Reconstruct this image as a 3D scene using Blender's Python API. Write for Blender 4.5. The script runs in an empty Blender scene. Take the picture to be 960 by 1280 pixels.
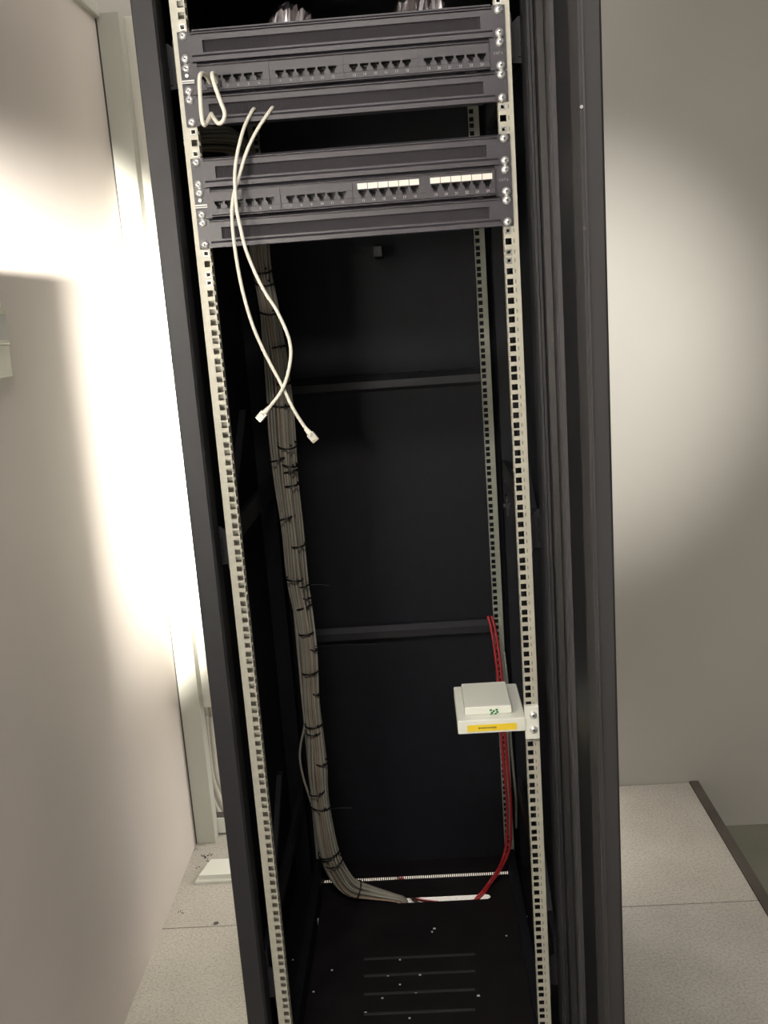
import bpy, bmesh, math, random
from mathutils import Vector, Matrix
random.seed(7)
C = bpy.context.scene.collection
U = .04445
Z0 = 1.875                       # height of the top edge of the uppermost cable manager
# ---------------------------------------------------------------- camera
F = 1209.3
CAM = Vector((.0757665, -1.5366958, -.4213342 + Z0))
RX = Vector((.99711198, .02622722, -.07127298))
RD = Vector((-.06434808, -.20668556, -.9762891))
RF = Vector((-.04033645, .97805583, -.20440097))
def ray(px, py): return RX * ((px - 480) / F) + RD * ((py - 640) / F) + RF
def P(px, py, y):                # world point seen at a pixel, at depth y
    d = ray(px, py); return CAM + d * ((y - CAM.y) / d.y)
def PZ(px, py, z):
    d = ray(px, py); return CAM + d * ((z - CAM.z) / d.z)
def PX(px, py, x):
    d = ray(px, py); return CAM + d * ((x - CAM.x) / d.x)
def boundary(i): return Z0 - i * U
cd = bpy.data.cameras.new('camera'); co = bpy.data.objects.new('camera', cd); C.objects.link(co)
cd.sensor_fit = 'VERTICAL'; cd.sensor_height = 24; cd.lens = 24 * F / 1280; cd.clip_start = .02
M = Matrix.Identity(4)
for r in range(3):
    M[r][0] = RX[r]; M[r][1] = -RD[r]; M[r][2] = -RF[r]; M[r][3] = CAM[r]
co.matrix_world = M
bpy.context.scene.camera = co
# ---------------------------------------------------------------- materials
def mat(name, col, rough=.5, metal=0, noise=0, nscale=20, bump=0, bscale=200, spec=.5, col2=None):
    m = bpy.data.materials.new(name); m.use_nodes = True
    nt = m.node_tree; b = nt.nodes['Principled BSDF']
    b.inputs['Base Color'].default_value = (*col, 1); b.inputs['Roughness'].default_value = rough
    b.inputs['Metallic'].default_value = metal; b.inputs['Specular IOR Level'].default_value = spec
    tc = nt.nodes.new('ShaderNodeTexCoord')
    if noise or col2:
        n = nt.nodes.new('ShaderNodeTexNoise'); n.inputs['Scale'].default_value = nscale; n.inputs['Detail'].default_value = 6
        nt.links.new(tc.outputs['Object'], n.inputs['Vector'])
        r = nt.nodes.new('ShaderNodeValToRGB'); r.color_ramp.elements[0].position = .3; r.color_ramp.elements[1].position = .7
        c2 = col2 or tuple(c * (1 + noise) for c in col); c1 = col if col2 else tuple(c * (1 - noise) for c in col)
        r.color_ramp.elements[0].color = (*c1, 1); r.color_ramp.elements[1].color = (*c2, 1)
        nt.links.new(n.outputs['Fac'], r.inputs['Fac']); nt.links.new(r.outputs['Color'], b.inputs['Base Color'])
    if bump:
        n = nt.nodes.new('ShaderNodeTexNoise'); n.inputs['Scale'].default_value = bscale; n.inputs['Detail'].default_value = 4
        nt.links.new(tc.outputs['Object'], n.inputs['Vector'])
        bp = nt.nodes.new('ShaderNodeBump'); bp.inputs['Strength'].default_value = bump; bp.inputs['Distance'].default_value = .002
        nt.links.new(n.outputs['Fac'], bp.inputs['Height']); nt.links.new(bp.outputs['Normal'], b.inputs['Normal'])
    return m
m_wall = mat('painted wall panel', (.66, .605, .56), .75, noise=.03, nscale=3, bump=.12, bscale=300)
m_wallb = mat('grey painted wall', (.43, .41, .37), .5, noise=.03, nscale=2.5, bump=.08, bscale=60)
m_pil = mat('grey green pilaster paint', (.50, .50, .44), .6, noise=.02, nscale=5)
m_cream = mat('cream wall paint', (.70, .68, .60), .6, noise=.02, nscale=5)
m_ceil = mat('brown grey ceiling', (.12, .10, .09), .9, noise=.1)
m_low = mat('olive grey low floor', (.21, .21, .165), .8, noise=.08, nscale=8)
m_kerb = mat('dark edge profile', (.075, .065, .055), .5, noise=.25, nscale=9)
m_seal = mat('dark joint', (.10, .09, .08), .9)
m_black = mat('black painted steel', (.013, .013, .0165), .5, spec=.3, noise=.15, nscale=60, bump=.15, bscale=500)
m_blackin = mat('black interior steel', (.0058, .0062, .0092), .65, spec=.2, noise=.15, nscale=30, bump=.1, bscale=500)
m_base = mat('dusty black base steel', (.008, .0065, .0075), .6, spec=.2, noise=.3, nscale=14)
m_postr = mat('frame paint darker copy', (.010, .010, .012), .55, spec=.25, noise=.08, nscale=40)  # darker copy of the frame paint, right front post only
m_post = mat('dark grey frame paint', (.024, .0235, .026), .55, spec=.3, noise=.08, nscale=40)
m_door = mat('dark grey door paint', (.0085, .0083, .0092), .6, spec=.25, noise=.06, nscale=30)
m_label_h = mat('grey clear label holder', (.10, .095, .105), .3)
m_panel = mat('satin black panel', (.026, .0235, .030), .42, noise=.08, nscale=50)
m_pane = mat('smoked pane', (.003, .003, .004), .5, spec=.12)
m_panel2 = mat('dark recess', (.014, .012, .016), .7)
m_brush = mat('brush bristles', (.012, .010, .014), .8)
m_jack = mat('black jack plastic', (.003, .003, .004), .6)
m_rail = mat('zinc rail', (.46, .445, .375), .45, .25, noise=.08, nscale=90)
m_railb = mat('zinc rail rear shaded', (.30, .31, .26), .5, .2, noise=.08, nscale=90)  # front rail zinc darkened in colour for the dimmer rear
m_screw = mat('polished screw steel', (.88, .88, .88), .3, .7)
m_nut = mat('cage nut steel', (.5, .5, .48), .35, .9)
m_label = mat('white label paper', (.80, .76, .70), .6)
m_ink = mat('light grey print', (.33, .32, .33), .7)
m_inkd = mat('dark print', (.12, .10, .02), .7)
m_cab = mat('grey cable jacket', (.235, .215, .175), .55, noise=.12, nscale=25)
m_cabb = mat('tan cable jacket', (.26, .19, .13), .55, noise=.12, nscale=25)
m_cabc = mat('pale cable jacket', (.285, .27, .225), .55, noise=.12, nscale=25)
m_tie = mat('black tie nylon', (.004, .004, .004), .45)
m_white = mat('white cable jacket', (.72, .69, .60), .4)
m_plug = mat('clear grey plug', (.50, .49, .45), .25)
m_gold = mat('gold contacts', (.55, .48, .32), .3, 1)
m_red = mat('red cable jacket', (.30, .010, .016), .45)
m_grn = mat('green print', (.03, .16, .05), .6)
m_box = mat('white box plastic', (.74, .75, .68), .4)
m_yel = mat('yellow label', (.80, .58, .03), .5)
m_foil = mat('crumpled clear film', (.9, .88, .93), .2, 1)
m_hose = mat('cream sheathed cable', (.56, .54, .47), .55)
m_dsp = mat('grey display', (.20, .21, .19), .3)
m_gb = mat('pale green grey plastic', (.50, .50, .40), .5)
m_dust = mat('dust flecks', (.5, .48, .5), .9)

def floor_mat():
    m = mat('speckled raised floor tile', (.50, .475, .425), .55, bump=.1, bscale=150)
    nt = m.node_tree; b = nt.nodes['Principled BSDF']; tc = nt.nodes['Texture Coordinate']
    def N(t, **k):
        n = nt.nodes.new(t)
        for a, v in k.items(): setattr(n, a, v)
        return n
    n1 = N('ShaderNodeTexNoise'); n1.inputs['Scale'].default_value = 160; n1.inputs['Detail'].default_value = 8; n1.inputs['Roughness'].default_value = .75
    r1 = N('ShaderNodeValToRGB'); e = r1.color_ramp.elements
    e[0].position = .32; e[0].color = (.30, .275, .25, 1); e[1].position = .55; e[1].color = (.52, .495, .44, 1)
    nt.links.new(tc.outputs['Object'], n1.inputs['Vector']); nt.links.new(n1.outputs['Fac'], r1.inputs['Fac'])
    n2 = N('ShaderNodeTexNoise'); n2.inputs['Scale'].default_value = 7; n2.inputs['Detail'].default_value = 5
    r2 = N('ShaderNodeValToRGB'); e = r2.color_ramp.elements
    e[0].position = .3; e[0].color = (.86, .85, .84, 1); e[1].position = .7; e[1].color = (1, 1, 1, 1)
    nt.links.new(tc.outputs['Object'], n2.inputs['Vector']); nt.links.new(n2.outputs['Fac'], r2.inputs['Fac'])
    mx = N('ShaderNodeMixRGB', blend_type='MULTIPLY'); mx.inputs[0].default_value = 1
    nt.links.new(r1.outputs['Color'], mx.inputs[1]); nt.links.new(r2.outputs['Color'], mx.inputs[2])
    nt.links.new(mx.outputs[0], b.inputs['Base Color'])
    return m
m_floor = floor_mat()

# ---------------------------------------------------------------- mesh helpers
class MB:
    def __init__(s, loc=(0, 0, 0)): s.b = bmesh.new(); s.loc = Vector(loc)
    def box(s, x0, x1, y0, y1, z0, z1, bev=0):
        r = bmesh.ops.create_cube(s.b, size=1)
        vs = r['verts']
        for v in vs:
            v.co = Vector(((x0 + x1) / 2 + v.co.x * (x1 - x0), (y0 + y1) / 2 + v.co.y * (y1 - y0), (z0 + z1) / 2 + v.co.z * (z1 - z0)))
        if bev:
            ed = list({e for v in vs for e in v.link_edges})
            bmesh.ops.bevel(s.b, geom=ed, offset=bev, segments=2, affect='EDGES', profile=.5)
        return s
    def prism(s, pts, axis, a0, a1):     # polygon extruded along an axis; pts are the other two coordinates in order
        def mk(p, a):
            q = list(p); q.insert('xyz'.index(axis), a); return s.b.verts.new(q)
        A = [mk(p, a0) for p in pts]; B = [mk(p, a1) for p in pts]
        s.b.faces.new(A); s.b.faces.new(B[::-1])
        n = len(pts)
        for i in range(n): s.b.faces.new((A[i], A[(i + 1) % n], B[(i + 1) % n], B[i]))
        return s
    def cyl(s, p0, p1, r0, r1=None, n=16):
        p0 = Vector(p0); p1 = Vector(p1); d = p1 - p0; r1 = r0 if r1 is None else r1
        r = bmesh.ops.create_cone(s.b, cap_ends=True, segments=n, radius1=r0, radius2=max(r1, 1e-5), depth=d.length)
        q = Vector((0, 0, 1)).rotation_difference(d.normalized()).to_matrix()
        for v in r['verts']: v.co = q @ v.co + (p0 + p1) / 2
        return s
    def tube(s, pts, rad, n=8, frames=None, ends=True):
        pts = [Vector(p) for p in pts]
        rs = rad if isinstance(rad, (list, tuple)) else [rad] * len(pts)
        fr = transport(pts); rings = []
        for p, r, (t, a, b) in zip(pts, rs, fr):
            rings.append([s.b.verts.new(p + (a * math.cos(2 * math.pi * k / n) + b * math.sin(2 * math.pi * k / n)) * r) for k in range(n)])
        for A, B in zip(rings, rings[1:]):
            for k in range(n): s.b.faces.new((A[k], A[(k + 1) % n], B[(k + 1) % n], B[k]))
        if ends: s.b.faces.new(rings[0][::-1]); s.b.faces.new(rings[-1])
        return s
    def ring(s, c, t, r, tr, n=20, m=6, arc=(0, 2 * math.pi), sq=(1, 1)):
        t = Vector(t).normalized(); q = Vector((0, 0, 1)).rotation_difference(t).to_matrix(); c = Vector(c)
        R = []
        for i in range(n):
            a = 2 * math.pi * i / n
            o = Vector((math.cos(a) * sq[0], math.sin(a) * sq[1], 0))
            R.append([s.b.verts.new(c + q @ (o * (r + tr * .6 * math.cos(2 * math.pi * k / m)) + Vector((0, 0, tr * 1.2 * math.sin(2 * math.pi * k / m))))) for k in range(m)])
        for i in range(n):
            A, B = R[i], R[(i + 1) % n]
            for k in range(m): s.b.faces.new((A[k], A[(k + 1) % m], B[(k + 1) % m], B[k]))
        return s
    def build(s, name, material, parent=None, smooth=False, loc=None):
        o0 = Vector(loc) if loc is not None else s.loc
        bmesh.ops.recalc_face_normals(s.b, faces=s.b.faces[:])
        if o0.length: bmesh.ops.translate(s.b, verts=s.b.verts[:], vec=-o0)
        me = bpy.data.meshes.new(name); s.b.to_mesh(me); s.b.free()
        if smooth:
            for p in me.polygons: p.use_smooth = True
        me.materials.append(material)
        o = bpy.data.objects.new(name, me); C.objects.link(o); o.location = o0
        if parent:
            o.parent = parent
            w = Vector(parent.get('_w', (0, 0, 0)))
            o.location = o0 - w
        o['_w'] = tuple(o0)
        return o
def transport(pts):
    n = len(pts); T = []
    for i in range(n):
        d = pts[min(i + 1, n - 1)] - pts[max(i - 1, 0)]
        T.append(d.normalized())
    a = Vector((1, 0, 0)); a = (a - T[0] * a.dot(T[0]))
    if a.length < .1: a = Vector((0, 1, 0)); a = a - T[0] * a.dot(T[0])
    a.normalize(); out = []
    for t in T:
        a = (a - t * a.dot(t)).normalized(); out.append((t, a, t.cross(a)))
    return out
def spline(cp, n):                  # Catmull-Rom through tuples of any length
    cp = [tuple(c) for c in cp]; cp = [cp[0]] + cp + [cp[-1]]; out = []; L = len(cp) - 3
    for k in range(n):
        u = k / (n - 1) * L; i = min(int(u), L - 1); t = u - i
        p0, p1, p2, p3 = cp[i:i + 4]
        out.append(tuple(.5 * ((2 * b) + (-a + c) * t + (2 * a - 5 * b + 4 * c - d) * t * t + (-a + 3 * b - 3 * c + d) * t ** 3) for a, b, c, d in zip(p0, p1, p2, p3)))
    return out
def thing(name, label, cat, loc=(0, 0, 0), group=None):
    o = bpy.data.objects.new(name, None); C.objects.link(o); o.location = loc; o['_w'] = tuple(loc)
    o.empty_display_size = .02
    return tag(o, label, cat, group)
def tag(o, label, cat, group=None):
    o['label'] = label; o['category'] = cat
    if group: o['group'] = group
    return o
def struct(o): o['kind'] = 'structure'; return o
def text_into(mb, s, size, x, y, z, depth=.0002, align='CENTER'):
    cu = bpy.data.curves.new('t', 'FONT'); cu.body = s; cu.size = size; cu.align_x = align; cu.align_y = 'CENTER'; cu.extrude = depth
    cu.resolution_u = 2
    o = bpy.data.objects.new('t', cu); C.objects.link(o)
    bpy.context.view_layer.update()
    me = bpy.data.meshes.new_from_object(o.evaluated_get(bpy.context.evaluated_depsgraph_get()))
    me.transform(Matrix.Translation((x, y, z)) @ Matrix.Rotation(math.pi / 2, 4, 'X'))
    mb.b.from_mesh(me); bpy.data.objects.remove(o); bpy.data.meshes.remove(me); bpy.data.curves.remove(cu)

# ================================================================= the room
XL = -.633; YB = 1.165; YP = .96; XK = .822; ZT = 2.185
mb = MB()
for i in range(-1, 3):
    for j in range(-6, 1):
        x0 = max(-.25 + .6 * (i - 1), XL - .03); x1 = min(-.25 + .6 * i, XK); y1 = .572 + .6 * (j + 1) - .0; y0 = y1 - .6
        if y0 < -2.9 or x1 <= x0: continue
        g = .0018
        mb.box(x0 + g, x1 - g, y0 + g, min(y1, YB) - g, -.03, 0)
mb.box(XL - .03, XK - .001, -2.9, YB, -.05, -.006)
fl = struct(mb.build('floor', m_floor))
struct(MB().box(XK, 2.6, -2.9, YB + .1, -.19, -.15).build('floor_lower', m_low))
struct(MB().prism([(XK, -.15), (XK, .004), (XK + .026, .004), (XK + .026, -.15)], 'y', -2.9, YB).build('trim_1', m_kerb))
struct(MB().box(XL - .08, XL, -2.9, YP, -.03, ZT).build('wall_left', m_wall))
struct(MB().box(XL - .08, 2.6, YB, YB + .1, -.16, 2.9).build('wall_back', m_wallb))
struct(MB().box(XL - .08, 2.6, -2.95, YB + .1, 2.75, 2.8).build('ceiling', m_ceil))
# pilaster closing the end of the left partition, with a thin dark joint, and the cream return behind it
mb = MB().box(XL + .003, -.576, YP, YP + .045, 0, ZT + .012, .001)
struct(mb.build('trim_2', m_pil))
struct(MB().box(-.605, -.30, YP + .046, YP + .06, P(250, 885, YP + .046).z, ZT + .012, .001).build('trim_3', m_cream))
struct(MB().box(XL - .05, XL + .002, YP - .0015, YP + .02, 0, ZT).build('trim_4', m_seal))
struct(MB().box(XL - .05, XL + .012, -2.9, YP, ZT, ZT + .03, .002).build('trim_5', m_pil))

# lifter notch in the tile joint, painted as a dark disc, and debris flecks
mb = MB(); p = PZ(270, 1154, 0)
mb.cyl((p.x, p.y, -.0005), (p.x, p.y, .0009), .0075, .006, 12)
tag(mb.build('floor_notch', m_seal, loc=(p.x, p.y, 0)), 'small dark disc for the tile lifter notch at the tile joint left of the rack', 'plug')
mb = MB()
for px, py, r in ((255, 1069, .004), (260, 1071, .006), (258, 1076, .004), (246, 1062, .003), (264, 1068, .004), (247, 1085, .003), (226, 1140, .0035), (251, 1102, .004)):
    p = PZ(px, py, 0)
    for k in range(4):
        q = p + Vector((random.uniform(-.008, .008), random.uniform(-.008, .008), 0))
        r2 = r * .5; mb.box(q.x - r2 * .8, q.x + r2 * .6, q.y - r2 * .5, q.y + r2, 0, .0012)
o = mb.build('floor_debris', m_seal); tag(o, 'dark crumbs of debris scattered on the tile left behind the rack', 'debris'); o['kind'] = 'stuff'

# white cover lying on the floor
a = PZ(246, 1105, 0); b = PZ(262, 1080, 0)
t = thing('cover_plate', 'white flat plastic cover lying on floor tile left behind the rack', 'cover', (a.x + .07, a.y, 0))
W = .15
mb = MB().prism([(a.x - .004, a.y), (a.x + W, a.y), (a.x + W, b.y), (a.x + .012, b.y)], 'z', 0, .006)
mb.build('rim', m_box, t)
MB().prism([(a.x + .004, a.y + .012), (a.x + W, a.y + .012), (a.x + W, b.y - .005), (a.x + .022, b.y - .005)], 'z', .006, .017).build('raised_centre', m_box, t)

# hoses / cables dropping down behind the left side
ends = [(251, 905, 1.10, 5.5), (257, 870, 1.09, 6), (262, 850, 1.08, 6)]
for k, dx in enumerate((0, 6.5, 13)):
    cp = []
    for px, py, y in ((245, 850, 1.06), (249, 890, 1.06), (252.5, 930, 1.06), (257, 968, 1.06), (264, 998, 1.06), (276, 1020, 1.058), (295, 1034, 1.05), (330, 1040, 1.04)):
        q = P(px + dx, py - (dx * 1.2 if py > 990 else 0), y + .024 * k); cp.append((q.x, q.y, q.z))
    top = cp[0]; cp = [(top[0] - .002, top[1], 2.1), (top[0], top[1], 1.5)] + cp
    mb = MB().tube(spline(cp, 60), .0105, 10)
    o = mb.build('cable_drop', m_hose, smooth=True)
    tag(o, ['outermost cream cable curving down behind the left edge of the rack', 'middle cream cable of three curving down behind the left rack edge', 'cream cable nearest the rack of three curving down behind it'][k], 'cable', 'cream cables behind the left edge of the rack')
q = P(259, 1048, 1.008)
t = thing('socket_box', 'small white box with a dark gap painted in at its left on the floor behind the left edge of the rack', 'box', (q.x + .03, 1.04, 0))
MB().box(q.x, q.x + .07, 1.008, 1.035, 0, .055, .002).build('body', m_seal, t)  # dark block standing in for the dark gap beside the white cover
MB().box(q.x + .014, q.x + .07, 1.003, 1.0078, .004, .052, .002).build('cover', m_box, t)

# wall mounted control on the left wall, cut by the frame
t = thing('wall_control', 'pale green-grey wall control with small grey display at the left edge', 'control panel', (XL, .1, 1.40))
c0 = PX(18, 470, XL + .02); ct = PX(5, 348, XL + .03); cm = PX(12, 386, XL + .03); cb = PX(14, 430, XL + .03)
yE = .10
MB().box(XL, XL + .020, yE - .13, ct.y + .0, cm.z + .0, ct.z, .006).build('upper_housing', m_box, t)
MB().box(XL, XL + .023, yE - .13, cm.y + .0, cb.z, cm.z, .002).build('middle_housing', m_gb, t)
MB().box(XL + .0231, XL + .024, yE - .10, cm.y - .008, cb.z + .008, cm.z - .008).build('display', m_dsp, t)
MB().box(XL, XL + .016, yE - .13, c0.y + .006, c0.z, cb.z, .002).build('card_pocket', m_gb, t)
# added blocker, unseen beyond the left frame edge; casts the left wall shadow
t = thing('wall_light_blocker', 'added shallow grey light blocker against the left wall, unseen beyond the frame edge', 'light blocker', (-.58, -.95, 0))
MB().box(XL, -.534, -1.2, -.70, 0, 1.558, .002).build('blocker_body', m_pil, t)
MB().box(-.534, -.525, -1.197, -.702, .01, 1.556, .001).build('door', m_pil, t)  # front slab of the added blocker

# ================================================================= the rack
YF = -.022; YR = .662; HW = .30; YBK = .70; ZB = .075; ZTOP = 2.06
rack = thing('server_rack', 'tall open black server rack standing on the raised floor with its front door swung open', 'server rack', (0, .3, 0))
def rp(mb, name, m, parent=None, **k): return mb.build(name, m, parent or rack, **k)
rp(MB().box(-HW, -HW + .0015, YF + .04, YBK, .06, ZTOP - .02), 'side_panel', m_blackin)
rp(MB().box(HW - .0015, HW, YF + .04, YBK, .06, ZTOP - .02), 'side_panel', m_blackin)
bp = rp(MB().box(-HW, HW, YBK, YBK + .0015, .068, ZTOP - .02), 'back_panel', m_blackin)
for py in (472, 786):                                      # horizontal ribs on the back panel
    q = P(520, py, YBK - .02)
    mb = MB().prism([(YBK, q.z + .012), (YBK - .012, q.z + .011), (YBK - .022, q.z - .001), (YBK - .022, q.z - .018), (YBK - .014, q.z - .026), (YBK, q.z - .026)], 'x', -.24, .245)
    rp(mb, 'brace', m_black, bp)
rp(MB().box(-HW, HW, YF, YBK, ZTOP - .02, ZTOP), 'top_panel', m_black)
# front posts : folded profile with a groove
def front_post(sg):
    pts = [(.300, YF), (.297, YF - .003), (.289, YF - .003), (.286, YF + .006), (.281, YF + .006), (.279, YF), (.270, YF + .001), (.267, YF + .008), (.266, YF + .045), (.300, YF + .045)]
    pts = [(x * sg, y) for x, y in pts]
    if sg < 0: pts = [(-.300, YF), (-.298, YF - .003), (-.268, YF - .003), (-.265, YF + .002), (-.265, YF + .045), (-.300, YF + .045)]
    return MB().prism(pts, 'z', 0.02, ZTOP)
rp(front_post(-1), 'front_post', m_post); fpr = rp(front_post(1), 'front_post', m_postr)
rp(MB().prism([(.2805, YF + .0055), (.2735, YF - .0008), (.2715, YF - .0008), (.2715, YF + .0055)], 'z', .05, ZTOP - .03), 'lighter_strip', m_post, fpr)  # strip lighter than the post, laid along its groove
for sg in (-1, 1):
    mb = MB(); a, b = sorted((sg * .262, sg * .299)); mb.box(a, b, YBK - .055, YBK - .002, .02, ZTOP - .02)
    rp(mb, 'rear_post', m_blackin)
    mb = MB(); mb.cyl((sg * .27, .0, 0), (sg * .27, .0, .02), .016); mb.cyl((sg * .27, 0, .018), (sg * .27, 0, .03), .008)
    rp(mb, 'foot', m_black)
    mb = MB(); mb.cyl((sg * .28, .65, 0), (sg * .28, .65, .02), .016); mb.cyl((sg * .28, .65, .018), (sg * .28, .65, .03), .008)
    rp(mb, 'foot', m_black)
# base plate with cable slot and comb of vent holes
sl = PZ(494, 1124, ZB); sr = PZ(613, 1120, ZB); ys0 = sr.y - .011; ys1 = sr.y + .010
vl = PZ(402, 1101, ZB); vr = PZ(640, 1090, ZB); yv0 = vr.y - .008; yv1 = vr.y + .006
mb = MB()
mb.box(-.298, .298, YF + .04, ys0, ZB - .0015, ZB); mb.box(-.298, sl.x, ys0, ys1, ZB - .0015, ZB); mb.box(sr.x, .298, ys0, ys1, ZB - .0015, ZB)
mb.box(-.298, .298, ys1, yv0, ZB - .0015, ZB); mb.box(-.298, vl.x, yv0, yv1, ZB - .0015, ZB); mb.box(vr.x, .298, yv0, yv1, ZB - .0015, ZB)
mb.box(-.298, .298, yv1, YBK, ZB - .0015, ZB)
for xx, sg in ((sl.x, 1), (sr.x, -1)):                     # rounded ends of the cable slot
    ym = (ys0 + ys1) / 2; rr = (ys1 - ys0) / 2
    for s2 in (-1, 1):
        pts = [(xx, ym + s2 * rr)] + [(xx + sg * rr * (1 - math.cos(a)), ym + s2 * rr * math.sin(a)) for a in (0, .3, .6, .9, 1.2, 1.5708)]
        mb.prism(pts, 'z', ZB - .0015, ZB)
x = vl.x
while x < vr.x:
    mb.box(x, x + .0026, yv0, yv1, ZB - .0015, ZB); x += .0052
base = rp(mb, 'base_plate', m_base)
for py in (1197, 1218, 1241, 1266):
    a = PZ(455, py + 2, ZB); b = PZ(594, py - 4, ZB); yc = (a.y + b.y) / 2
    mb = MB().prism([(yc - .0035, ZB), (yc - .003, ZB + .0025), (yc + .001, ZB + .003), (yc + .004, ZB)], 'x', a.x, b.x)
    rp(mb, 'louvre', m_post, base)
mb = MB().box(-.262, .262, YF + .0, YF + .04, .03, ZB + .0, .002); rp(mb, 'front_plinth', m_base)
for sg in (-1, 1):
    a, b = sorted((sg * .228, sg * .246)); rp(MB().box(a, b, .02, YBK - .056, ZB, ZB + .05), 'base_rail', m_blackin)
# shelf-like cross members between the rails near the base

# mounting rails
def rail(sg, y, i0, i1, mirror_marks=False):
    lo, hi = .2262, .2485
    hw = .0047
    mb = MB(); th = .002
    def bx(a, b, y0, y1, z0, z1):
        a, b = sorted((sg * a, sg * b)); mb.box(a, b, y0, y1, z0, z1)
    zt = boundary(i0) ; zb = boundary(i1)
    bx(lo, .2325 - hw, y, y + th, zb, zt); bx(.2325 + hw, hi, y, y + th, zb, zt)
    holes = []
    for i in range(i0, i1 + 1):
        for d in (.00635, -.00635, -.022225):
            z = boundary(i) + d
            if zb + .006 < z < zt - .006: holes.append(z)
    holes.sort(reverse=True); prev = zt
    for z in holes:
        bx(.2325 - hw, .2325 + hw, y, y + th, z + hw, prev); prev = z - hw
    bx(.2325 - hw, .2325 + hw, y, y + th, zb, prev)
    # inner lip, notched beside each hole
    prev = zt
    for z in holes:
        bx(lo, lo + .0015, y + th, y + .012, z + .0028, prev); prev = z - .0028
    bx(lo, lo + .0015, y + th, y + .012, zb, prev)
    bx(lo, lo + .0015, y + .012, y + .020, zb, zt)
    bx(hi - .002, hi, y + th, y + .03, zb, zt)
    if sg < 0 and y == 0: bx(.2275, hi - .002, y + .0165, y + .018, zb, zt)
    if mirror_marks:
        for z in holes: bx(.2403, .2415, y - .0002, y, z - .0025, z + .0025)
    return mb
rFL = rp(rail(-1, 0, -3, 40), 'mounting_rail', m_rail)
rFR = rp(rail(1, 0, -3, 40), 'mounting_rail', m_rail)
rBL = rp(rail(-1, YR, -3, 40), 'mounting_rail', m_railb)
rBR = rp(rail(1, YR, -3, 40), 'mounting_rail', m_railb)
# cage nut ear slots on the right front rail, painted as dark marks
mb = MB()
for i in range(3, 40):
    for d in (.00635, -.00635, -.022225):
        z = boundary(i) + d
        if i == 3 and d > 0: continue
        mb.box(.2402, .2418, -.0003, .0002, z - .003, z + .003)
rp(mb, 'ear_slot_marks', mat('rail ear slot mark', (.17, .17, .13), .7), rFR)
# cage nuts still clipped in rail holes
def cage(parent, sg, y, z):
    mb = MB(); x = sg * .2325
    mb.box(x - .0044, x + .0044, y - .001, y + .004, z + .0028, z + .0046); mb.box(x - .0044, x + .0044, y - .001, y + .004, z - .0046, z - .0028)
    mb.box(x - .0044, x - .003, y - .0012, y + .004, z - .003, z + .003); mb.box(x + .003, x + .0044, y - .0012, y + .004, z - .003, z + .003)
    mb.ring((x, y + .001, z), (0, 1, 0), .0026, .0009, 12, 5)
    rp(mb, 'cage_nut', m_nut, parent)
for sg, r in ((-1, rFL), (1, rFR)):
    for i, d in ((0, .00635), (3, -.00635), (4, .00635), (7, -.00635), (8, .00635), (8, -.00635)):
        cage(r, sg, 0, boundary(i) + d)
# brackets tying rails to the frame
def bracket(sg, z, y0=.012):
    mb = MB()
    pts = [(.2485, z - .03), (.2485, z + .02), (.264, z + .034), (.29, z + .034), (.29, z - .008), (.275, z - .032)]
    mb.prism([(sg * a, b) for a, b in pts], 'y', y0 + .02, y0 + .024)
    a, b = sorted((sg * .2485, sg * .2505)); mb.box(a, b, y0 - .01, y0 + .06, z - .03, z + .03)
    mb.cyl((sg * .270, y0 + .014, z), (sg * .270, y0 + .02, z), .006, n=6)
    return rp(mb, 'bracket', m_post)
for z in (PX(255, 680, -.27).z if False else P(268, 684, .03).z, P(205, 85, .03).z, .25):
    bracket(-1, z)
for z in (P(672, 662, .03).z, P(655, 50, .03).z, .25):
    bracket(1, z)
# side struts between front and rear rails
for sg in (-1, 1):
    for py, z in ((0, P(325, 640, .33).z), (0, 1.83), (0, .30)):
        a, b = sorted((sg * .262, sg * .272))
        mb = MB()
        mb.prism([(.03, z + .02), (.03, z - .02), (YR, z - .02), (YR, z + .02)], 'x', a, b)
        mb.prism([(.05, z - .02), (.36, z + .20), (.38, z + .20), (.09, z - .02)], 'x', a, b)
        rp(mb, 'side_strut', m_black)
# hex bolt seen on the right inner side
q = P(630, 632, .55); mb = MB(); mb.cyl((q.x + .012, q.y, q.z), (q.x - .002, q.y, q.z), .008, .007, 8)
mb.box(q.x + .004, .262, q.y - .01, q.y + .02, q.z - .022, q.z + .022)
rp(mb, 'bolt', m_post)
q2 = P(472, 314, .60)
rp(MB().box(q2.x - .01, q2.x + .01, q2.y, YBK, q2.z - .012, q2.z + .012, .002), 'clip', m_black)

# the opened front door
hx, hy = .2785, YF - .014
ang = math.radians(-4.3)                                    # measured from straight towards the viewer
D = Vector((math.sin(ang), -math.cos(ang), 0)); Nn = Vector((D.y, -D.x, 0)) # points to -x side
if Nn.x > 0: Nn = -Nn
def dpt(a, t): return Vector((hx, hy, 0)) + D * a - Nn * t   # a along the door, t thickness outward
def dprism(mb, pts, z0, z1): return mb.prism([(dpt(a, t).x, dpt(a, t).y) for a, t in pts], 'z', z0, z1)
mb = MB()
dprism(mb, [(.0, .001), (.050, .000), (.053, .010), (.500, .010), (.506, .002), (.5992, .001), (.600, .0016), (.600, .0195), (.598, .0215), (.0, .0215)], .045, ZTOP - .01)
door = rp(mb, 'door', m_door)
mb = MB(); dprism(mb, [(.054, .0092), (.499, .0092), (.499, .0102), (.054, .0102)], .10, ZTOP - .06); rp(mb, 'smoked_pane', m_pane, door)
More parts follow.
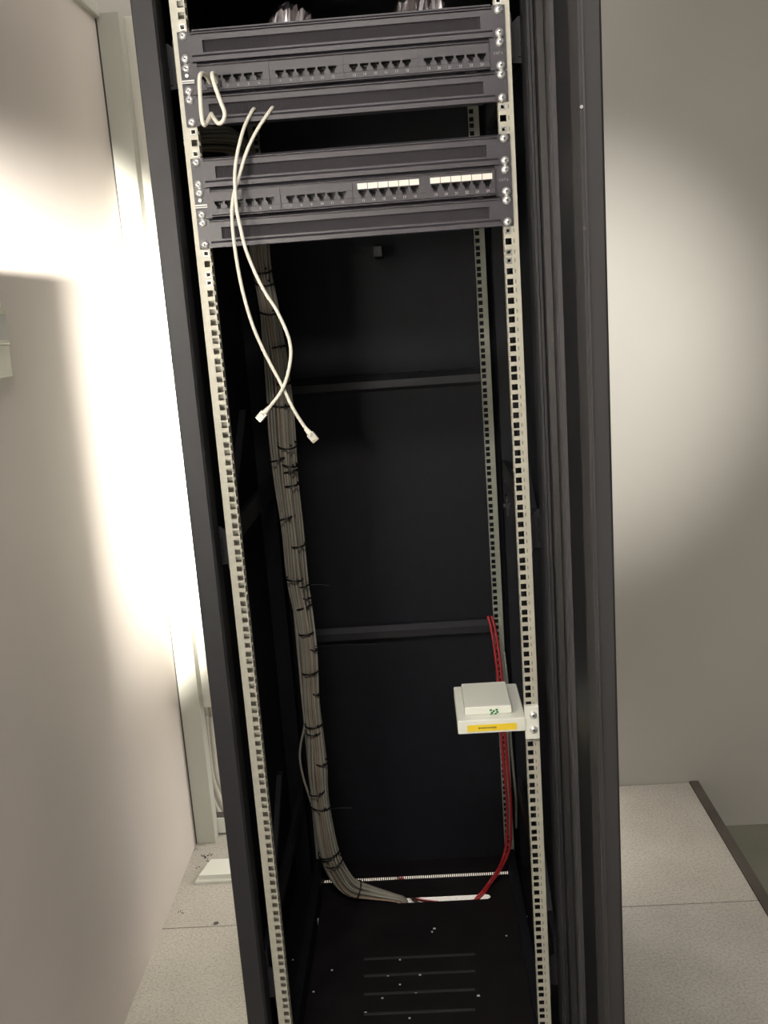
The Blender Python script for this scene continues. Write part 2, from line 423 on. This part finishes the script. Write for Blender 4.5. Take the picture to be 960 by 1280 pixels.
mb = MB(); dprism(mb, [(.19, .004), (.205, .001), (.235, .001), (.24, .004), (.24, .0092), (.19, .0092)], .10, ZTOP - .06); rp(mb, 'raised_strip', m_post, door)  # added raised strip, lighter than the pane it stands on
mb = MB(); dprism(mb, [(.6, .0045), (.601, .0045), (.601, .0058), (.6, .0058)], .06, ZTOP - .02)
rp(mb, 'edge_seam', m_jack, door)
for py in (133, 285):
    d = ray(735, py); tt = .88 / d.y; z = (CAM + d * ((dpt(.6, 0).y - CAM.y) / d.y)).z
    p = dpt(.60, .0025); mb = MB(); mb.cyl((p.x, p.y + .001, z), (p.x, p.y - .0012, z), .0014, n=10)
    rp(mb, 'rivet', m_post if py > 200 else m_nut, door)
for z in (.3, 1.03, 1.8):
    p = dpt(0, .01); mb = MB(); mb.cyl((p.x + .002, p.y + .006, z - .035), (p.x + .002, p.y + .006, z + .035), .006)
    rp(mb, 'hinge', m_black, door)

# ================================================================= screws
def screw_mesh():
    mb = MB(); n = 18
    prof = [(.0, .0059), (.0006, .0059), (.0018, .0055), (.0030, .0042), (.0036, .0018)]
    mb.cyl((0, 0, 0), (0, -.0012, 0), .0066, .0064, 18)
    rings = [[mb.b.verts.new((r * math.cos(2 * math.pi * k / n), -.001 - h, r * math.sin(2 * math.pi * k / n))) for k in range(n)] for h, r in prof]
    for A, B in zip(rings, rings[1:]):
        for k in range(n): mb.b.faces.new((A[k], A[(k + 1) % n], B[(k + 1) % n], B[k]))
    mb.b.faces.new(rings[-1])
    o = mb.build('screw', m_screw, smooth=True); me = o.data
    mb2 = MB(); mb2.b.from_mesh(me)
    me.materials.append(m_jack)
    b = bmesh.new(); b.from_mesh(me)
    for s in ((.0026, .0006), (.0006, .0026)):
        r = bmesh.ops.create_cube(b, size=1)
        for v in r['verts']: v.co = Vector((v.co.x * 2 * s[0], -.0046 + v.co.y * .0006, v.co.z * 2 * s[1]))
        for f in {f for v in r['verts'] for f in v.link_faces}: f.material_index = 1
    b.to_mesh(me); b.free(); mb2.b.free()
    bpy.data.objects.remove(o)
    return me
SCREW = screw_mesh()
def screw(parent, x, y, z):
    o = bpy.data.objects.new('screw', SCREW); C.objects.link(o); o.parent = parent
    w = Vector(parent['_w']); o.location = Vector((x, y, z)) - w; o.rotation_euler = (0, random.uniform(0, 3), 0)
    o['_w'] = (x, y, z); return o
def ear_screws(t, zt, y=-.0025):
    for sg in (-1, 1):
        screw(t, sg * .2325, y, zt - .00635 + random.uniform(-.0004, .0004)); screw(t, sg * .2325, y, zt - U + .00635 + random.uniform(-.0004, .0004))

# ================================================================= cable managers
def manager(i, label):
    zt = boundary(i) - .0004; zb = boundary(i + 1) + .0004; zm = (zt + zb) / 2
    t = thing('cable_manager', label, 'cable manager', (0, 0, zb), 'brush strip cable managers')
    mb = MB(); y0, y1 = -.0025, 0
    xs = .205; h = .0085
    mb.box(-.2413, -xs, y0, y1, zb, zt); mb.box(xs, .2413, y0, y1, zb, zt)
    mb.box(-xs, xs, y0, y1, zm + h, zt); mb.box(-xs, xs, y0, y1, zb, zm - h)
    mb.prism([(y0, zt), (y0 - .0034, zt - .0032), (y0 - .0034, zt - .0044), (y0, zt - .005)], 'x', -.222, .222)     # folded top bead
    mb.prism([(y0, zb + .0105), (y0 - .0035, zb + .0070), (y0 - .0035, zb + .0006), (y0, zb)], 'x', -.222, .222)     # lower lip
    mb.box(-xs, xs, 0, .02, zt - .003, zt - .0015); mb.box(-xs, xs, 0, .02, zb + .0015, zb + .003)
    mb.build('face_plate', m_panel, t)
    mb = MB(); n = 220
    for k in range(n):
        x = -xs + 2 * xs * (k + .5) / n
        mb.box(x - .0007, x + .0007, .001 + random.uniform(0, .0008), .003, zm - h - .001, zm + h + .001)
    mb.box(-xs, xs, .003, .004, zm - h - .002, zm + h + .002)
    mb.build('brush_strip', m_brush, t)
    ear_screws(t, boundary(i)); return t
manager(0, 'uppermost black brush-strip cable manager, above both patch panels')
manager(2, 'black cable manager just below the upper unlabelled patch panel, white cables poking out')
manager(4, 'black cable manager directly above the patch panel with white label strips')
manager(6, 'lowest black cable manager, below the patch panel with white label strips')

# ================================================================= patch panels
GC = (-.165, -.055, .055, .165); PP = .0157
def port_mesh():
    mb = MB(); w = .0061; h = .0052; d = .011
    mb.box(-w - .0008, w + .0008, d, d + .001, -h - .001, h + .001)
    mb.box(-w - .0009, -w, 0, d, -h - .001, h + .001); mb.box(w, w + .0009, 0, d, -h - .001, h + .001)
    mb.box(-w, w, 0, d, h, h + .001); mb.box(-w, w, 0, d, -h - .001, -h)
    return mb
def port_step():
    mb = MB(); w = .0061; h = .0052
    for s in (-1, 1):
        a = [(s * w, -h), (s * w, -h + .0060), (s * .0047, -h + .0060), (s * .0030, -h + .0030), (s * .0030, -h)]
        mb.prism(a, 'y', -.0006, .004)
    return mb
_p = port_mesh().build('port', m_jack); PORT = _p.data; bpy.data.objects.remove(_p)
_p = port_step().build('port_step', m_panel); STEP = _p.data; bpy.data.objects.remove(_p)
def patch_panel(i, label, labelled):
    zt = boundary(i) - .0004; zb = boundary(i + 1) + .0004; zm = (zt + zb) / 2
    t = thing('patch_panel', label, 'patch panel', (0, 0, zb), 'twenty-four port patch panels')
    y0 = -.0025; zc = zm - .0035; h = .0054; w = .0063
    mb = MB()
    mb.box(-.2413, -.216, y0, 0, zb, zt); mb.box(.216, .2413, y0, 0, zb, zt)
    mb.box(-.216, .216, y0 - .004, 0, zc + h, zt - .0022, .0004)
    mb.prism([(y0, zt - .0002), (y0 - .0075, zt - .0042), (y0 - .0075, zt - .0052), (y0, zt - .0056)], 'x', -.216, .216)
    mb.box(-.216, .216, y0 - .004, 0, zb + .002, zc - h, .0004)
    mb.prism([(y0, zb + .0068), (y0 - .008, zb + .0022), (y0 - .008, zb + .0012), (y0, zb + .0002)], 'x', -.216, .216)
    edges = [-.216]
    for g in GC:
        for k in range(6):
            c = g + (k - 2.5) * PP; edges += [c - w, c + w]
    edges.append(.216)
    for a, b in zip(edges[::2], edges[1::2]): mb.box(a, b, y0 - .004, 0, zc - h, zc + h)
    for g in (-.11, 0, .11): mb.box(g - .0006, g + .0006, y0 - .0058, y0 - .004, zb + .004, zt - .003)
    mb.build('face_plate', m_panel, t)
    n = 0
    for g in GC:
        num = MB()
        for k in range(6):
            n += 1; x = g + (k - 2.5) * PP
            o = bpy.data.objects.new('port', PORT); C.objects.link(o); o.parent = t; o.location = (x, y0 - .0038, zc - zb)
            s_ = bpy.data.objects.new('port_step', STEP); C.objects.link(s_); s_.parent = o
            text_into(num, str(n), .0052, x, y0 - .0042, zc - h - .0047)
        num.build('port_numbers', m_ink, t)
    mb = MB(); text_into(mb, 'CAT 6', .0052, .2290, y0 - .0003, zm + .001); mb.build('category_print', m_ink, t)
    if labelled:
        for g in GC[2:]:
            mb = MB()
            for k in range(6):
                x = g + (k - 2.5) * PP
                mb.box(x - PP / 2 + .0005, x + PP / 2 - .0005, y0 - .0056, y0 - .004, zc + h + .0012, zc + h + .0095)
            mb.build('label_strip', m_label, t)
    # earth clip bar on the left ear
    mb = MB(); mb.box(-.241, -.222, y0 - .002, y0, zm - .0032, zm - .0008, .0004); mb.box(-.241, -.222, y0 - .004, y0 - .0025, zm - .006, zm - .0048)
    mb.cyl((-.2325, y0, zm + .005), (-.2325, y0 - .003, zm + .005), .0028, n=10)
    mb.build('earth_clip', m_nut, t)
    ear_screws(t, boundary(i)); return t
patch_panel(1, 'upper black patch panel, dark ports without any label strips', False)
patch_panel(5, 'lower black patch panel with two white label strips over its right ports', True)

# crumpled clear film glinting above the top manager
shelf_z = boundary(0) + .004
t = thing('rack_shelf', 'dark shelf inside the rack top carrying crumpled shiny film', 'shelf', (0, .2, shelf_z))
MB().box(-.222, .222, .012, .40, shelf_z, shelf_z + .0015).build('shelf_board', m_panel, t)
MB().box(-.222, .222, .012, .0135, shelf_z - .012, shelf_z).build('front_lip', m_panel, t)
def film(x0, x1, y, z0, h, lab):
    mb = MB(); nx = 18; ny = 7; V = []
    for i in range(nx):
        row = []
        for j in range(ny):
            u = i / (nx - 1); v = j / (ny - 1); env = (math.sin(math.pi * u) * math.sin(math.pi * v)) ** .5 if 0 < i < nx - 1 and 0 < j < ny - 1 else 0
            row.append(mb.b.verts.new((x0 + (x1 - x0) * u + random.uniform(-.001, .001), y + .035 * v + random.uniform(-.003, .003), z0 + .0005 + env * h * (.6 + .4 * random.random()))))
        V.append(row)
    for i in range(nx - 1):
        for j in range(ny - 1):
            q = [V[i][j], V[i + 1][j], V[i + 1][j + 1], V[i][j + 1]]
            mb.b.faces.new((q[0], q[1], q[2])); mb.b.faces.new((q[0], q[2], q[3]))
    tag(mb.build('plastic_film', m_foil), lab, 'plastic film', 'crumpled film in the top of the rack')
film(P(335, 20, .02).x, P(392, 20, .02).x, .016, shelf_z + .0015, .034, 'left scrap of crumpled glinting film on the shelf above the top manager')
film(P(490, 5, .02).x, P(560, 5, .02).x, .016, shelf_z + .0015, .038, 'right scrap of crumpled glinting film on the shelf above the top manager')

# ================================================================= white patch leads
def lead(cp, plug_end, lab):
    pts = [P(px, py, y) for px, py, y in cp]
    t = thing('patch_cable', lab, 'cable', tuple(pts[0]), 'white patch leads hanging in the rack')
    sp = spline([tuple(p) for p in pts], 90)
    MB().tube(sp, .0027, 10).build('jacket', m_white, t, smooth=True)
    e = Vector(sp[-1]); d = (P(*plug_end) - e); L = d.length; d.normalize()
    q = Vector((0, 0, 1)).rotation_difference(d).to_matrix()
    def plugmesh(mb, boxes):
        for b in boxes: mb.box(*b)
        for v in mb.b.verts: v.co = q @ v.co + e
        return mb
    boot = MB(); boot.tube([e - d * .004, e + d * .004, e + d * .010], [.0032, .0042, .0056], 10)
    boot.build('boot', m_white, t, smooth=True)
    pl = plugmesh(MB(), [(-.0058, .0058, -.0040, .0040, .006, .019, .0008), (-.0055, .0055, -.0040, .0030, .019, .0215, .0005), (-.0030, .0030, .0052, .0062, .004, .016)]).build('plug', m_plug, t)
    plugmesh(MB(), [(-.0045 + k * .00116, -.0045 + k * .00116 + .0006, -.0043, -.0038, .017, .0215) for k in range(8)]).build('contacts', m_gold, pl)
    return t
lead([(318, 136, .004), (315, 139, -.004), (305, 160, -.018), (297, 190, -.028), (293.7, 215, -.036), (294, 237, -.042), (296, 262, -.044), (300, 282, -.046), (307, 311, -.048), (318, 339, -.05), (331, 365, -.052), (344, 385, -.055), (355, 407, -.057), (362, 427, -.058), (363.5, 446, -.058), (358.6, 472, -.056), (351, 490, -.054), (340, 505, -.052), (334, 512, -.05)], (318, 531, -.048),
     'white patch cable whose plug hangs lower left, curving out to the right')
lead([(341, 134, .004), (337, 139, -.004), (320, 165, -.014), (307.5, 192, -.022), (298.5, 222, -.03), (293, 240, -.034), (290, 262, -.036), (291, 287, -.038), (294, 313, -.04), (299.5, 346, -.042), (307, 378, -.044), (316, 407, -.046), (327, 433, -.048), (338, 455, -.048), (353, 483, -.047), (366, 510, -.046), (377, 528, -.045), (384, 538, -.045)], (400, 557, -.045),
     'white patch cable whose plug hangs lower right beside the grey bundle')
# white wire ring beside the upper patch panel
t = thing('cable_ring', 'white bent wire cable ring at the left of the upper patch panel', 'cable ring', tuple(P(262, 100, -.004)))
L = [(263, 106, -.004), (260, 98, -.02), (256, 93, -.04), (251.5, 92, -.055), (249.5, 100, -.06), (250.5, 125, -.06), (252.5, 148, -.06), (255.5, 156.5, -.058), (259, 152, -.045), (263.5, 143, -.03)]
Rr = [(272, 105, -.004), (271, 98, -.02), (268.5, 93, -.04), (265.3, 92, -.055), (267, 102, -.06), (275, 125, -.06), (280.5, 140, -.06), (279.5, 150, -.058), (274, 154.5, -.055), (268, 149, -.045), (264, 142, -.03)]
for lst in (L, Rr):
    MB().tube(spline([tuple(P(*c)) for c in lst], 50), .0031, 10).build('wire_arm', m_white, t, smooth=True)
a = P(263, 106, -.0065); b = P(272, 105, -.0065)
MB().box(a.x - .006, b.x + .006, -.0105, -.0066, a.z - .005, a.z + .005, .001).build('mount', m_panel, t)

# ================================================================= grey cable bundle
sc = lambda y: (y - CAM.y) * 1.17 / F
BP = [(236, 176, 12, .22), (262, 174, 13, .26), (292, 178, 14, .32), (313, 206, 13, .38), (322, 255, 12, .42), (325, 313, 11.5, .44), (329, 345, 10.5, .45), (337, 389, 10.5, .46), (341, 420, 11.5, .46), (345, 450, 12.5, .46), (350, 499, 14, .465), (353, 542, 15, .47), (358, 601, 14, .475), (366, 662, 13, .48), (372, 723, 13, .485), (381, 774, 11.5, .49), (387, 820, 10.5, .49), (390, 880, 10, .495), (394, 915, 10, .50), (397, 959, 12, .50), (399, 986, 11, .505), (402, 1012, 11, .51), (411, 1062, 12.5, .52), (422, 1090, 13.5, .53), (438, 1109, 12.5, .535), (462, 1116, 9, .54)]
cps = []
for px, py, hwid, y in BP:
    p = P(px, py, y); cps.append((p.x, p.y, p.z, hwid * sc(y)))
p = PZ(492, 1121, ZB + .008); cps.append((p.x, p.y - .004, p.z, .0105)); cps.append((sl.x + .022, (ys0 + ys1) / 2, ZB - .004, .0085)); cps.append((sl.x + .012, ys0 + .005, .035, .010)); cps.append((sl.x - .06, ys0 + .0, .014, .011)); cps.append((sl.x - .16, ys0 + .04, .014, .011)) 
SP = spline(cps, 220); CEN = [Vector(s[:3]) for s in SP]; RAD = [s[3] for s in SP]; FR = transport(CEN)
t = thing('cable_bundle', 'thick bundle of grey network cables hanging down inside the rack', 'cable bundle', tuple(CEN[60]))
NC = 44
for k in range(NC):
    rr = math.sqrt((k + .5) / NC); th0 = k * 2.39996
    ph = random.uniform(0, 6.28); fq = random.uniform(.8, 1.8)
    pts = []
    for n, (c, R, (tt, a, b)) in enumerate(zip(CEN, RAD, FR)):
        if n % 2: continue
        th = th0 + .35 * math.sin(n * .03 * fq + ph) + .004 * n; r = rr * (R - .0024) * (1 + .05 * math.sin(n * .09 + ph * 2))
        pts.append(c + (a * math.cos(th) + b * math.sin(th)) * r)
    m = m_cabb if k in (37, 30) else (m_cabc if k % 3 == 0 else m_cab)
    MB().tube(pts, .0029, 6).build('cable', m, t, smooth=True)
def near_py(py):
    best = min(range(len(SP)), key=lambda n: abs(640 + F * (RD.dot(CEN[n] - CAM) / RF.dot(CEN[n] - CAM)) - py) + (1000 if n < 22 or n > 196 else 0)); return best
ties = [(335, 0, 1), (350, .1, 1), (389, 0, 1.), (435, .45, .6), (478, .5, .6), (507, 0, 1), (551, .35, .7), (573, -.4, .65), (581, .45, .6), (589, .5, .55), (601, .5, .6), (648, -.35, .7), (681, .45, .6), (718, -.2, .7), (731, .55, .5), (746, .6, .5), (758, .15, .9), (790, 0, .7), (808, .6, .5), (841, 0, .8), (866, .6, .5), (902, 0, 1.05), (912, -.2, .8), (947, .5, .6), (986, -.2, .8), (1008, 0, 1.06), (1062, 0, 1.02), (1068, -.1, .9), (1071, .3, .8)]
for py, off, s in ties:
    n = near_py(py); tt, a, b = FR[n]; R = RAD[n]
    tl = (tt + a * random.uniform(-.25, .25) + Vector((0, 1, 0)) * random.uniform(-.1, .25)).normalized()
    c = CEN[n] + RX * off * R - Vector((0, 1, 0)) * (R * .5 if s < .85 else 0)
    mb = MB().ring(c, tl, (R + .0012) * s, .0018, 24, 6)
    e = c + Vector((R * s * .5, -R * s * .85, 0)); mb.box(e.x - .002, e.x + .002, e.y - .003, e.y + .001, e.z - .0022, e.z + .0022)
    mb.build('cable_tie', m_tie, t, smooth=True)
n = 0
for n in [min(range(100, 210), key=lambda n: (CEN[n] - P(447, 1112, .535)).length)]:
    tt, a, b = FR[n]
    MB().ring(CEN[n], tt, RAD[n] + .001, .0014, 24, 6).build('cable_tie', m_tie, t, smooth=True)
# stray tie tails
for (x0, y0_, x1, y1_) in ((388, 731, 412, 732), (393, 808, 470, 805), (408, 1012, 440, 1010)):
    MB().tube([P(x0, y0_, .47), P((x0 + x1) / 2, (y0_ + y1_) / 2 - 1, .465), P(x1, y1_, .46)], .0009, 5).build('tie_tail', m_tie if y0_ != 731 else m_post, t)
lc = [(352, 640), (360, 700), (366, 745), (371, 790), (375, 840), (379, 885), (381, 905), (376, 930), (375, 950), (380, 975), (388, 1000), (398, 1040)]
MB().tube(spline([tuple(P(a, b, .47 + .05 * (b - 640) / 400)) for a, b in lc], 60), .0027, 8).build('loose_cable', m_cabc, t, smooth=True)

# ================================================================= red cables
RP = [(612, 770, .652), (616.5, 786, .640), (621, 815, .625), (625, 850, .61), (627.5, 890, .60), (629.5, 925, .59), (633, 965, .585), (636, 1000, .58), (636.5, 1035, .575), (634, 1062, .57), (625, 1085, .565), (612, 1104, .56), (600, 1117, None)]
for k, dx in enumerate((-2.4, 2.4)):
    cp = []
    for px, py, y in RP:
        s = dx if py < 1080 else dx * .6
        q = P(px + s, py, y + .003 * k) if y else PZ(px + s * 1.3, py - s * .6, ZB + .002)
        cp.append(tuple(q))
    cp[-1] = (cp[-1][0], (ys0 + ys1) / 2, ZB + .003)
    q = PZ(518, 1122, .006); q2 = PZ(500, 1097, .006)
    cp += [(.10, (ys0 + ys1) / 2 + .003, .03), (.05 + .006 * k, q.y - .03, .008), (q.x + .006 * k, q.y, .006), (q2.x + .006 * k, q2.y, .006), (q2.x - .03, q2.y + .10, .006)]
    MBo = MB().tube(spline(cp, 110), .0033, 8).build('red_cable', m_red, smooth=True)
    tag(MBo, ['left of the two red cables running down by the rear rail', 'right of the two red cables running down by the rear rail'][k], 'cable', 'red cables by the rear rail')
cp = [tuple(P(px + 9, py, .64)) for px, py, y in RP[2:9]]
tag(MB().tube(spline(cp, 40), .003, 8).build('grey_cable', m_railb, smooth=True), 'thin grey cable running down beside the two red cables', 'cable')

# ================================================================= white box with the yellow strip
f0 = P(572, 917, -.012); f1 = P(664, 917, -.012); ftop = P(572, 898, -.012)
yf = -.012; z0 = P(600, 917, yf).z; z1 = P(600, 900, yf).z
yb = PZ(573, 858, z1).y
xl = P(572, 905, yf).x; xr = P(656, 905, yf).x
t = thing('junction_box', 'white plastic two-tier box with yellow strip, clipped to the right front rail', 'junction box', ((xl + xr) / 2, yf, z0))
print('jb', xl, xr, yf, yb, z0, z1)
yb = min(yb, .20)
mb = MB(); pts = [(xl, yf), (xr - .003, yf), (xr - .006, yb), (xl, yb)]
mb.box(xl, .2255, yf, yb, z0, z1, .002)
mb.build('lower_tier', m_box, t)
ub0 = PZ(583, 895, z1).y; zt2 = z1 + .026; uf = ub0
ua = P(581, 893, uf).x; ubx = P(640, 893, uf).x; 
zt2 = P(610, 883, uf).z; ubk = PZ(600, 853, zt2).y
MB().box(ua, ubx, uf, min(ubk, yb - .005), z1 + .0004, zt2, .002).build('upper_tier', m_box, t)
za = P(600, 914, yf).z; zb_ = P(600, 906, yf).z; a = P(584, 908, yf).x; b = P(646, 908, yf).x
lab = MB().box(a, b, yf - .0006, yf, za, zb_).build('yellow_strip', m_yel, t)
mb = MB(); xx = P(598, 908, yf).x
for k in range(12):
    w = random.uniform(.0012, .0024); hh = random.uniform(.002, .0034); mb.box(xx, xx + w, yf - .0008, yf - .0005, (za + zb_) / 2 - hh / 2, (za + zb_) / 2 + hh / 2); xx += w + .0008
mb.build('faint_print', m_inkd, lab)
g = P(618, 890, uf); mb = MB()
for k, (dx, dz) in enumerate(((-.006, .004), (-.001, .002), (.004, .004), (-.004, -.001), (.002, -.003), (.005, 0), (-.006, -.005), (0, -.006))):
    mb.box(g.x + dx - .0019, g.x + dx + .0019, uf - .0006, uf, g.z + dz - .0016, g.z + dz + .0016)
mb.build('green_mark', m_grn, t)
MB().box(.224, .2478, yf + .002, -.0005, P(662, 921, 0).z, P(660, 880, 0).z, .001).build('clip_plate', m_box, t)
screw(t, .238, yf + .002, P(661, 891, 0).z); screw(t, .238, yf + .002, P(662, 909, 0).z)

# dust flecks and lost screws on the base plate
mb = MB()
for px, py, s in ((543, 1161, 3), (540, 1165, 2), (655, 1157, 4), (658, 1146, 2.5), (633, 1170, 2), (500, 1200, 2), (525, 1219, 2.5), (520, 1241, 2.5), (478, 1248, 2), (485, 1220, 2), (598, 1245, 3), (366, 1200, 2), (392, 1240, 2), (500, 1231, 2), (457, 1266, 2.5), (512, 1273, 2), (389, 1157, 2), (415, 1213, 2)):
    p = PZ(px, py, ZB); s *= .0010
    mb.box(p.x - s, p.x + s, p.y - s * .6, p.y + s * .6, ZB, ZB + .0016)
o = mb.build('dust', m_dust, loc=(0, .2, ZB)); o['kind'] = 'stuff'; tag(o, 'pale flecks of dust on the black base plate of the rack', 'dust')
p = P(393, 1128, .45)
mb = MB(); mb.cyl((p.x, p.y, ZB), (p.x + .004, p.y, ZB + .016), .004, .003, 10)
tag(mb.build('loose_screw', m_screw, loc=(p.x, p.y, ZB)), 'shiny loose screw on the base plate left of the cable bundle', 'screw')

# ================================================================= light
def area(name, loc, rot, sx, sy, power, col):
    l = bpy.data.lights.new(name, 'AREA'); l.shape = 'RECTANGLE'; l.size = sx; l.size_y = sy; l.energy = power; l.color = col
    o = bpy.data.objects.new(name, l); C.objects.link(o); o.location = loc; o.rotation_euler = rot; return o
def spot(name, loc, target, angle, blend, power, col, rad):
    l = bpy.data.lights.new(name, 'SPOT'); l.energy = power; l.color = col; l.spot_size = angle; l.spot_blend = blend; l.shadow_soft_size = rad
    o = bpy.data.objects.new(name, l); C.objects.link(o); o.location = loc
    o.rotation_euler = (Vector(target) - Vector(loc)).to_track_quat('-Z', 'Y').to_euler(); return o
area('ceiling_lamp_front', (-.1, -1.9, 2.7), (0, 0, 0), 1.0, .3, 66, (1, .95, .88))
area('ceiling_lamp_back', (-.1, .95, 2.7), (0, 0, 0), 1.2, .2, 5, (1, .94, .84))
l = area('fill_light_behind', (.05, 1.12, .35), (0, 0, 0), .5, .06, 5, (1, .95, .88))  # added unseen fill, brightens the floor seen through the base slots
l.rotation_euler = (Vector((0, -.42, -.33))).to_track_quat('-Z', 'Y').to_euler()
def aim(az, el): a = math.radians(az); e = math.radians(el); return Vector((math.sin(a) * math.cos(e), math.cos(a) * math.cos(e), math.sin(e)))
LL = Vector((-.40, -2.2, 1.54))
spot('spot_left_wall', LL, LL + aim(-14, -6.5), math.radians(33), .7, 9500, (1, .95, .86), .02)
spot('spot_back_wall', (.85, -1.9, 1.75), (.46, YB, 1.27), math.radians(26), 1, 420, (1, .97, .90), .05)
w = bpy.data.worlds.new('world'); bpy.context.scene.world = w; w.use_nodes = True
w.node_tree.nodes['Background'].inputs['Color'].default_value = (1, .94, .87, 1); w.node_tree.nodes['Background'].inputs['Strength'].default_value = .6
vs = bpy.context.scene.view_settings
vs.view_transform = 'Standard'; vs.look = 'None'; vs.gamma = 1; vs.exposure = 0; vs.use_curve_mapping = False
for o in bpy.data.objects:
    if '_w' in o: del o['_w']
